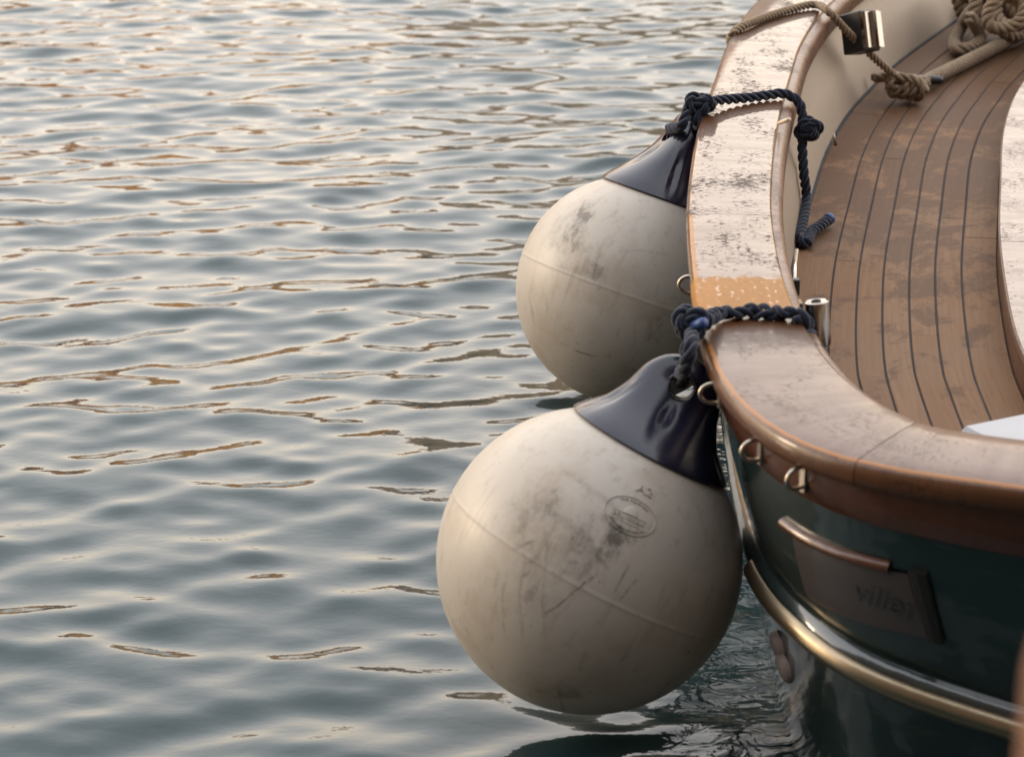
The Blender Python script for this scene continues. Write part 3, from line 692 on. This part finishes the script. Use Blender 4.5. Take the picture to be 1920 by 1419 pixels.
G = [[emb((.0335+w_)*math.cos(x), (.0235+w_)*math.sin(x), d_) for w_, d_ in ((-.0010, -.001), (-.0004, .0011), (.0004, .0011), (.0010, -.001))] for x in a]
V, Fc = grid(G, closed_u=True); emark.add(V, Fc)
emb_text(emark, 'A2', .0175, .006, .0395, lift=.0017, sx=1.1)
emb_text(emark, 'POLYFORM', .0078, 0, -.0055, lift=.0013, sx=1.05)
emb_text(emark, 'MADE IN NORWAY', .0052, 0, 0, arc=(.0245, -1, 1.15, .78))
emb_text(emark, 'THE ORIGINAL', .0052, 0, 0, arc=(.0245, 1, 1.15, .78))
for sg in (-1, 1):                               # ribbon and its tails
    q = [(.0225, -.0015), (.0285, .0010), (.0262, -.0045), (.0285, -.0100), (.0225, -.0120)]
    V = [emb(sg*x, y, .0006) for x, y in q]+[emb(sg*x, y, -.001) for x, y in q]; emark.add(V, [(0, 1, 2), (0, 2, 4), (2, 3, 4)]+[(j, (j+1) % 5, 5+(j+1) % 5, 5+j) for j in range(5)])
for v0 in (-.0003, -.0112):
    G = [[emb(u, v0+dv, dd) for dv, dd in ((-.0006, -.0005), (0, .0008), (.0006, -.0005))] for u in np.linspace(-.0225, .0225, 12)]
    V, Fc = grid(G); emark.add(V, Fc)
G = [[emb(.0105*r*math.cos(x), .0005+.0125*r*abs(math.sin(x)), .0012*(1-r**4)-.0002) for r in (.02, .5, .8, .95, 1.0)] for x in np.linspace(0, math.pi, 20)]
V, Fc = grid(G); emark.add(V, Fc)
eo = fixn(emark.build('embossed_mark', body1.data.materials[0], None)); eo.parent = body1; sharp(eo, 30)

# ------------------------------------------------------------------ ropes
def ropething(name, label, loc): r = empty(name, loc); tag(r, label, 'rope'); return r
def rp_(mb, name, mat, root):
    o = mb.build(name, mat, None); o.parent = root; o.matrix_parent_inverse = Matrix.Translation(-Vector(root.location)); return o
def knot(mb, c, R, rr, e1, e2, q=3, p=2, sc=(1, 1, 1), ph=0, strands=3):
    e1 = nrm(e1); e2 = nrm(np.asarray(e2)-e1*np.dot(e2, e1)); e3 = np.cross(e1, e2); t_ = np.linspace(0, 2*math.pi, 46)
    P = [c+e1*sc[0]*(R+.62*R*math.cos(q*x+ph))*math.cos(p*x)+e2*sc[1]*(R+.62*R*math.cos(q*x+ph))*math.sin(p*x)+e3*sc[2]*.75*R*math.sin(q*x+ph) for x in t_]
    rope(mb, P, rr, strands=strands, n=4)
eye1 = np.array(mw1 @ Vector((0, 0, .197+.2535))); eye2 = np.array(mw2 @ Vector((0, 0, (.197+.166+.0875*1.25)*.2025/.197)))
fn1 = np.array((mw1.to_3x3() @ Vector((0, 1, 0)))); fn1 = fn1 if fn1[1] < 0 else -fn1
UP = np.array([0, 0, 1.])
# near rope
k1 = un(1306, 607, RH+.016); k1[0] -= .004
rr1 = ropething('fender_rope', 'thick navy rope from the near fender, twisted over the rail, blue tape in its knot', k1)
m = MB()
hang = [eye1-fn1*.030+UP*.02, eye1-fn1*.012+UP*.009, eye1+fn1*.012+UP*.008, eye1+fn1*.024+UP*.020, unz(1283, 690, 2.93), unz(1296, 650, 2.915), k1+np.array([-.003, -.012, -.006])]
rope(m, hang, .0094, pitch=.058)
hang2 = [eye1-fn1*.030+UP*.02, eye1-fn1*.024+UP*.035, k1+np.array([.0, .02, -.02]), k1+np.array([.0, .006, -.004])]
rope(m, hang2, .0085, pitch=.062); rp_(m, 'hanging_part', M['navy_rope'], rr1)
m = MB(); knot(m, k1+np.array([-.004, -.002, .002]), .0112, .0084, camvec(.9, .4, 0), camvec(-.4, .9, .2), sc=(1.0, 1.0, .9)); knot(m, k1+np.array([.004, .0, .002]), .009, .0082, camvec(.6, -.6, .5), camvec(.3, .9, .4), ph=1.2); rp_(m, 'knot', M['navy_rope'], rr1)
m = MB(); tp = k1+camvec(.009, .000, .026); tube(m, [tp-camvec(.010, .004, .012), tp, tp+camvec(.004, .0015, .004)], [.0070, .0074, .0062], 12); rp_(m, 'blue_tape', M['blue_tape'], rr1)
x0 = [k1+np.array([.012, 0, .004]), un(1350, 590, RH+.0105), un(1380, 587, RH+.0092), un(1410, 586, RH+.0092), un(1440, 587, RH+.0092), un(1470, 587, RH+.0095), un(1492, 591, RH+.0095)]
m = MB(); rope(m, [p+np.array([0, .006*math.sin(j*2.2), .002]) for j, p in enumerate(x0)], .0084, pitch=.034, strands=2, jit=.25)
rope(m, [p+np.array([0, -.006*math.sin(j*1.9+.6), -.001]) for j, p in enumerate(x0)], .0072, pitch=.041, strands=2, jit=.3, hand=-1)
rp_(m, 'twisted_part', M['navy_rope'], rr1)
xe = x0[-1]
m = MB(); rope(m, [xe, un(1506, 600, RH+.003), un(1513, 618, RH-.012), unz(1517, 640, 3.0)+UP*-.012, unz(1522, 668, 3.0), unz(1527, 720, 3.02)], .0115, pitch=.05)
rope(m, [unz(1500, 700, 3.03), unz(1528, 662, 2.985), unz(1536, 655, 2.98), unz(1540, 672, 2.985), unz(1530, 690, 3.0)], .009, pitch=.05)
rope(m, [unz(1505, 720, 3.0), unz(1540, 684, 2.95), unz(1551, 683, 2.945), unz(1553, 700, 2.95), unz(1545, 740, 2.97)], .0095, pitch=.05)
rp_(m, 'inboard_part', M['navy_rope'], rr1)
# far rope
k2 = un(1308, 200, RH+.014); k2[0] -= .002
rr2 = ropething('fender_rope', 'navy rope from the far fender, over the rail and hanging down inside the bulwark', k2)
m = MB()
fn2 = np.array((mw2.to_3x3() @ Vector((0, 1, 0)))); fn2 = fn2 if fn2[0] < 0 else -fn2
rope(m, [eye2-fn2*.03, eye2, eye2+fn2*.028+UP*.008, k2+np.array([-.028, -.02, -.03]), k2+np.array([-.012, -.004, 0])], .0098)
rope(m, [eye2-fn2*.03, eye2-fn2*.028+UP*.03, k2+np.array([.004, -.012, -.03]), k2+np.array([.0, -.004, -.004])], .0098)
rp_(m, 'hanging_part', M['navy_rope'], rr2)
m = MB(); knot(m, k2, .0118, .0085, camvec(1, .3, 0), camvec(-.3, .9, .3), ph=.4); knot(m, k2+np.array([.012, 0, .004]), .009, .0082, camvec(.5, .8, .2), camvec(.8, -.5, .4), ph=2); rp_(m, 'knot', M['navy_rope'], rr2)
m = MB()
ib = un(1470, 176, RH+.010); jb = np.array([ib[0]+.012, ib[1], 0])
ln = [k2+np.array([.006, 0, .004]), un(1350, 188, RH+.0155), un(1400, 184, RH+.0115), un(1440, 179, RH+.0105), ib, np.array([ib[0]+.026, ib[1]-.004, RH-.004]), np.array([ib[0]+.034, ib[1]-.010, RH-.035]),
      np.array([ib[0]+.034, ib[1]-.02, RH-.08]), np.array([ib[0]+.038, ib[1]-.03, RH-.13]), np.array([ib[0]+.044, ib[1]-.035, RH-.18])]
lo = un(1499, 452, DH+.012); ln += [lo+np.array([0, 0, .004])]
rope(m, ln, .0090, pitch=.050)
tail = [lo+np.array([0, 0, .004]), lo+np.array([.012, -.010, .0]), un(1520, 437, DH+.012), un(1540, 422, DH+.014), un(1554, 411, DH+.016)]
rope(m, tail, .0098, pitch=.040); rp_(m, 'running_part', M['navy_rope'], rr2)
m = MB(); e = un(1554, 411, DH+.016); dd = nrm(e-tail[-2]); tube(m, [e-dd*.008, e+dd*.004, e+dd*.007], [.0108, .0108, .009], 12); rp_(m, 'blue_tape', M['blue_tape'], rr2)
kn = np.array([ib[0]+.042, ib[1]-.016, RH-.052])
m = MB(); knot(m, kn, .0108, .0082, camvec(1, 0, .3), camvec(0, 1, .2), ph=1); knot(m, kn+np.array([.008, -.004, .003]), .009, .0078, camvec(.4, .8, .4), camvec(.8, -.4, .4), ph=2.3); rp_(m, 'side_knot', M['navy_rope'], rr2)
m = MB(); tube(m, [unz(1461, 231, 4.02), unz(1480, 224, 3.98)], [.003, .0038], 10); rp_(m, 'toggle_pin', M['toggle'], rr2)
# tan mooring line
kc = un(1690, 152, .352)
rr3 = ropething('mooring_line', 'tan rope over the cap rail, made fast on a black cleat, trailing across the deck', kc)
m = MB()
o0 = un(1372, 68, RH-.05)
ov = [un(1366, 100, RH-.10)+np.array([.012, 0, 0]), un(1369, 72, RH-.012), un(1388, 52, RH+.009), un(1430, 35, RH+.0098), un(1480, 19, RH+.0098), un(1528, 9, RH+.0105), un(1553, 22, RH+.008)]
a_ = ov[-1]; ov += [a_*(1-f)+np.r_[kc[:2], kc[2]]*f+np.array([0, 0, -.02*math.sin(math.pi*f)*.3]) for f in (.2, .4, .6, .8, .97)]
rope(m, ov, .0086, pitch=.040); rp_(m, 'thin_part', M['tan_rope'], rr3)
m = MB()
for f, ph in ((-.030, 0), (-.012, .8), (.006, 1.9), (.024, 2.6)):
    cdn = nrm(cb-ca); e2_ = nrm(np.cross(cdn, UP)); c0 = kc+cdn*f+UP*-.012
    rope(m, [c0+(.020+.003*math.sin(ph+x))*(e2_*math.cos(x)+UP*math.sin(x))+cdn*.016*x/6.28 for x in np.linspace(ph, ph+6.6, 12)], .0100, pitch=.05)
rope(m, [kc+np.array([-.06, 0, .006]), kc+np.array([-.02, -.015, .012]), kc+np.array([.03, -.02, .004]), kc+np.array([.05, -.03, -.02])], .011)
rp_(m, 'cleat_turns', M['tan_rope'], rr3)
m = MB(); th_ = [kc+np.array([.0, .0, -.004]), un(1716, 162, .325), un(1750, 146, .322), un(1800, 122, .320), un(1860, 92, .320), un(1920, 62, .322), un(1990, 25, .325)]
rope(m, th_, .0155, pitch=.050); rope(m, [un(1705, 166, .318), un(1725, 168, .316), un(1738, 160, .314)], .009); rp_(m, 'thick_part', M['tan_rope'], rr3)
# heap of tan rope
hc = un(1850, 20, .36)
rr4 = ropething('rope_heap', 'tangled heap of tan rope piled on the deck by the bulwark', un(1850, 20, .30)); tag(rr4, cat='rope')
m = MB()
loop = [un(1822, 20, .40), un(1812, 32, .375), un(1803, 50, .345), un(1790, 78, .325), un(1796, 92, .322), un(1820, 90, .322), un(1838, 74, .332), un(1830, 52, .360), un(1818, 32, .40)]
rope(m, loop, .0148, pitch=.050); rp_(m, 'hanging_loop', M['tan_rope'], rr4)
m = MB()
for (px, py, h, R_, til, ph, az) in ((1885, 22, .43, .045, .9, .3, .4), (1872, 14, .40, .06, .5, 2, 2.0), (1905, 12, .42, .055, .7, 1, -.6), (1840, 10, .41, .05, 1.1, .5, 1.1), (1860, -12, .42, .08, .3, 2.5, .2), (1915, -14, .42, .08, .5, 3.5, 2.6), (1880, 36, .37, .065, .25, .9, .9), (1930, 30, .37, .07, .3, .2, 2.2), (1845, 34, .36, .055, .3, 1.7, 1.5), (1825, 5, .38, .05, .9, 1.2, .2), (1890, 6, .345, .11, .1, .2, 0)):
    c0 = un(px, py, h); a1 = np.array([math.cos(az), math.sin(az), 0]); a2 = nrm(np.array([-math.sin(az)*math.cos(til), math.cos(az)*math.cos(til), math.sin(til)])); a3 = np.cross(a1, a2)
    rope(m, [c0+R_*(a1*math.cos(x+ph)*(1+.15*math.sin(2*x))+a2*math.sin(x+ph)*.8)+a3*.02*math.sin(x*1.3) for x in np.linspace(0, 7.4, 14)], .0145, pitch=.050, n=8)
rp_(m, 'coils', M['tan_rope'], rr4)

# ------------------------------------------------------------------ water
def axis_pts(lo, hi, step, far_lo, far_hi, g=1.13):
    c = list(np.arange(lo, hi+1e-6, step)); s = step; x = hi
    while x < far_hi: s = min(s*g, 30); x += s; c.append(x)
    s = step; x = lo
    while x > far_lo: s = min(s*g, 30); x -= s; c.insert(0, x)
    return np.array(c)
xs = axis_pts(-1.75, .75, .0095, -220, 220); ys = axis_pts(2.25, 7.7, .0095, -40, 320)
X, Y = np.meshgrid(xs, ys); CELL = np.maximum(np.gradient(xs)[None, :], np.gradient(ys)[:, None])
Z = np.zeros_like(X); DX = np.zeros_like(X); DY = np.zeros_like(X)
NW = 96
for k in range(NW):
    lam = .055*math.exp(math.log(1.6/.055)*(k+rng.random())/NW)
    ang = rng.normal(-math.pi/2+.08, .44) if rng.random() < .86 else rng.uniform(0, 2*math.pi)
    sl_ = .0246*math.exp(-((math.log(lam)-math.log(.125))/1.12)**2)*(.6+.8*rng.random())
    kk = 2*math.pi/lam; amp = sl_/kk; cx, cy = math.cos(ang), math.sin(ang)
    fade = np.clip(lam/(3.2*CELL)-.4, 0, 1)
    ph = kk*(cx*X+cy*Y)+rng.uniform(0, 6.283)+.7*np.sin(X*2.1*cy+Y*1.7*cx+k)
    A_ = amp*fade*(1+.5*np.sin(X*1.3+k*1.7)*np.sin(Y*1.1+k))
    Z += A_*np.sin(ph); DX -= .75*A_*cx*np.cos(ph)*-1; DY -= .75*A_*cy*np.cos(ph)*-1
for lam, ang, sl_, p0 in ((1.15, -1.45, .034, .6), (.85, -1.75, .030, 2.2), (1.5, -1.2, .028, 4.1), (.62, -1.9, .026, 1.0)):
    kk = 2*math.pi/lam; ph = kk*(math.cos(ang)*X+math.sin(ang)*Y)+p0+.9*np.sin(X*1.7+p0); A_ = sl_/kk*np.clip(lam/(3.2*CELL)-.4, 0, 1)*(.6+.5*np.sin(X*1.9+Y*.8+p0*3))
    Z += A_*np.sin(ph); DY += .75*A_*math.sin(ang)*np.cos(ph)
wx, wy = X+DX, Y+DY
wl = np.array([at(i, inset(0), 0)[:2] for i in range(0, NH, 12)])
dist = np.full(X.shape, 9.0)
sel = (X > -.8) & (X < 2) & (Y > 1.5) & (Y < 6); D_ = np.full(sel.sum(), 9.0)
for p in wl: D_ = np.minimum(D_, np.hypot(X[sel]-p[0], Y[sel]-p[1]))
dist[sel] = D_; lap = np.clip(1-dist/.20, 0, 1)
ny, nx = X.shape
V = np.stack([wx, wy, Z], -1).reshape(-1, 3)
ii = (np.arange(ny-1)[:, None]*nx+np.arange(nx-1)[None, :]).ravel()
Fq = np.stack([ii, ii+1, ii+nx+1, ii+nx], 1)
me = bpy.data.meshes.new('water'); me.vertices.add(len(V)); me.vertices.foreach_set('co', V.ravel())
me.loops.add(Fq.size); me.loops.foreach_set('vertex_index', Fq.ravel()); me.polygons.add(len(Fq))
me.polygons.foreach_set('loop_start', np.arange(0, Fq.size, 4)); me.polygons.foreach_set('loop_total', np.full(len(Fq), 4)); me.update(calc_edges=True)
me.polygons.foreach_set('use_smooth', np.ones(len(Fq), bool))
at_ = me.attributes.new('lapping', 'FLOAT', 'POINT'); at_.data.foreach_set('value', lap.ravel())
t = NT('harbour_water'); ob = t.coord('Object'); lapv = t.n('Attribute', attribute_name='lapping').outputs['Fac']
n1 = t.noise(t.coord('Object', (1, 1.9, 1), rot=(0, 0, .5)), 19, 2.5, .5, .8); n0 = t.noise(t.coord('Object', (1, 1.8, 1)), 38, 2, .5)
hgt = t.math('ADD', t.math('MULTIPLY', n1, t.math('MULTIPLY', lapv, 1.0)), t.math('MULTIPLY', n0, .05))
t.P(Base_Color=(.017, .035, .039), Roughness=.03, IOR=1.40, Specular_IOR_Level=.5, Normal=t.bump(hgt, 1.0, .008))
me.materials.append(t.m)
wo_ = bpy.data.objects.new('water', me); COL.objects.link(wo_); tag(wo_, kind='structure')

# ------------------------------------------------------------------ mooring post close to the camera
m = MB(); a = np.linspace(0, 2*math.pi, 28, endpoint=False); pc = np.array([.208, .655])
pr = [(.050, -.9), (.050, .2), (.049, .8), (.0485, 1.15), (.045, 1.166), (.036, 1.172), (.001, 1.173)]
G = [[(pc[0]+r*(1+.03*math.sin(3*x+h*2))*math.cos(x), pc[1]+r*(1+.03*math.cos(2*x+h))*math.sin(x), h) for x in a] for r, h in pr]
V, Fc = grid(G, closed_v=True); m.add(V, Fc)
po = fixn(m.build('mooring_post', M['postwood'], None)); tag(po, 'brown wooden mooring post, badly out of focus at the lower right edge', 'post')

# ------------------------------------------------------------------ harbour front whose colours the ripples reflect
t = NT('ochre_render'); ob = t.coord('Object')
t.P(Base_Color=t.mix(t.noise(ob, .8, 5), (.78, .38, .05), (.60, .27, .035)), Roughness=.8); M['ochre'] = t.m
t = NT('sand_render'); ob = t.coord('Object')
t.P(Base_Color=t.mix(t.noise(ob, .8, 5), (.36, .26, .15), (.27, .19, .10)), Roughness=.8); M['sand'] = t.m
M['roof'] = m_simple('roof_tile', (.28, .11, .06), .7, var=.3, scale=2); M['shutter'] = m_simple('dark_window', (.04, .045, .05), .2, var=.2, scale=2)
M['stone'] = m_simple('quay_stone', (.15, .125, .10), .8, var=.3, scale=1)
def house(x, y, wd_, dp, ht, rz, mat, label):
    root = empty('harbour_house', (x, y, 1.0)); root.rotation_euler = (0, 0, rz); tag(root, label, 'house', 'houses along the far quay')
    m = MB(); box(m, [0, 0, ht/2], [wd_/2, 0, 0], [0, dp/2, 0], [0, 0, ht/2], .01); fixn(m.build('wall', mat, root, False))
    m = MB(); e = .4; V = [(-wd_/2-e, -dp/2-e, ht), (wd_/2+e, -dp/2-e, ht), (wd_/2+e, dp/2+e, ht), (-wd_/2-e, dp/2+e, ht), (-wd_/2-e, 0, ht+dp*.22), (wd_/2+e, 0, ht+dp*.22)]
    m.add(V, [(0, 1, 5, 4), (2, 3, 4, 5), (0, 4, 3), (1, 2, 5), (3, 2, 1, 0)]); fixn(m.build('roof', M['roof'], root, False))
    for fl in range(max(1, int(ht/3))):
        for cx in np.linspace(-wd_/2+1.4, wd_/2-1.4, 3):
            m = MB(); box(m, [cx, -dp/2-.02, 1.7+fl*3], [.5, 0, 0], [0, .05, 0], [0, 0, .8], .1); fixn(m.build('window', M['shutter'], root, False))
qm = MB(); box(qm, [0, 67, .3], [140, 0, 0], [0, 14, 0], [0, 0, .8], .02); q = fixn(qm.build('quay', M['stone'], None, False)); tag(q, kind='structure')
hx = -46
for k, (wd_, ht, mt, lab, gap) in enumerate(((9, 7, 'ochre', 'ochre harbour house at the far left of the quay', 4), (8, 9.5, 'sand', 'tall sand coloured house between two ochre houses', 2), (10, 6.5, 'ochre', 'low wide ochre house on the far quay', 1.5),
        (7, 5.5, 'ochre', 'lowest narrow ochre house on the far quay', 3), (8, 8.5, 'sand', 'tall sand coloured house beside the low narrow ochre one', 3), (9, 6, 'sand', 'low sand coloured house right of the tall one', 5), (9, 8, 'ochre', 'ochre house near the right of the quay', 4), (10, 7, 'sand', 'sand coloured house at the far right of the quay', 3))):
    house(hx+wd_/2, 60+random.uniform(0, 3), wd_, 8, ht, math.radians(40+random.uniform(-6, 6)), M[mt], lab); hx += wd_+gap

# the quay the photograph is taken from, and an unseen building added behind it to block sky light
qm = MB(); box(qm, [0, -15.4, -.2], [60, 0, 0], [0, 15, 0], [0, 0, .8], .01); q = fixn(qm.build('quay', M['stone'], None, False)); tag(q, kind='structure')
root = empty('shade_building', (2, -9.2, .6)); tag(root, 'unseen long brown building added behind the camera to block sky light', 'building')
M['shade_brown'] = m_simple('shade_building_brown', (.10, .070, .050), .85, var=.35, scale=.9)
m = MB(); box(m, [0, 0, 5.5], [26, 0, 0], [0, 5, 0], [0, 0, 5.5], .005); fixn(m.build('wall', M['shade_brown'], root, False))  # wall of the added building that blocks sky light
m = MB(); m.add([(-26.6, -5.6, 11), (26.6, -5.6, 11), (26.6, 5.6, 11), (-26.6, 5.6, 11), (-26.6, 0, 13.5), (26.6, 0, 13.5)], [(0, 1, 5, 4), (2, 3, 4, 5), (0, 4, 3), (1, 2, 5), (3, 2, 1, 0)]); fixn(m.build('roof', M['roof'], root, False))  # roof of the same added building
for fl in range(3):
    for cx in np.arange(-24, 25, 4):
        m = MB(); box(m, [cx, 5.02, 2+fl*3.4], [.6, 0, 0], [0, .06, 0], [0, 0, 1.0], .1); fixn(m.build('window', M['shutter'], root, False))
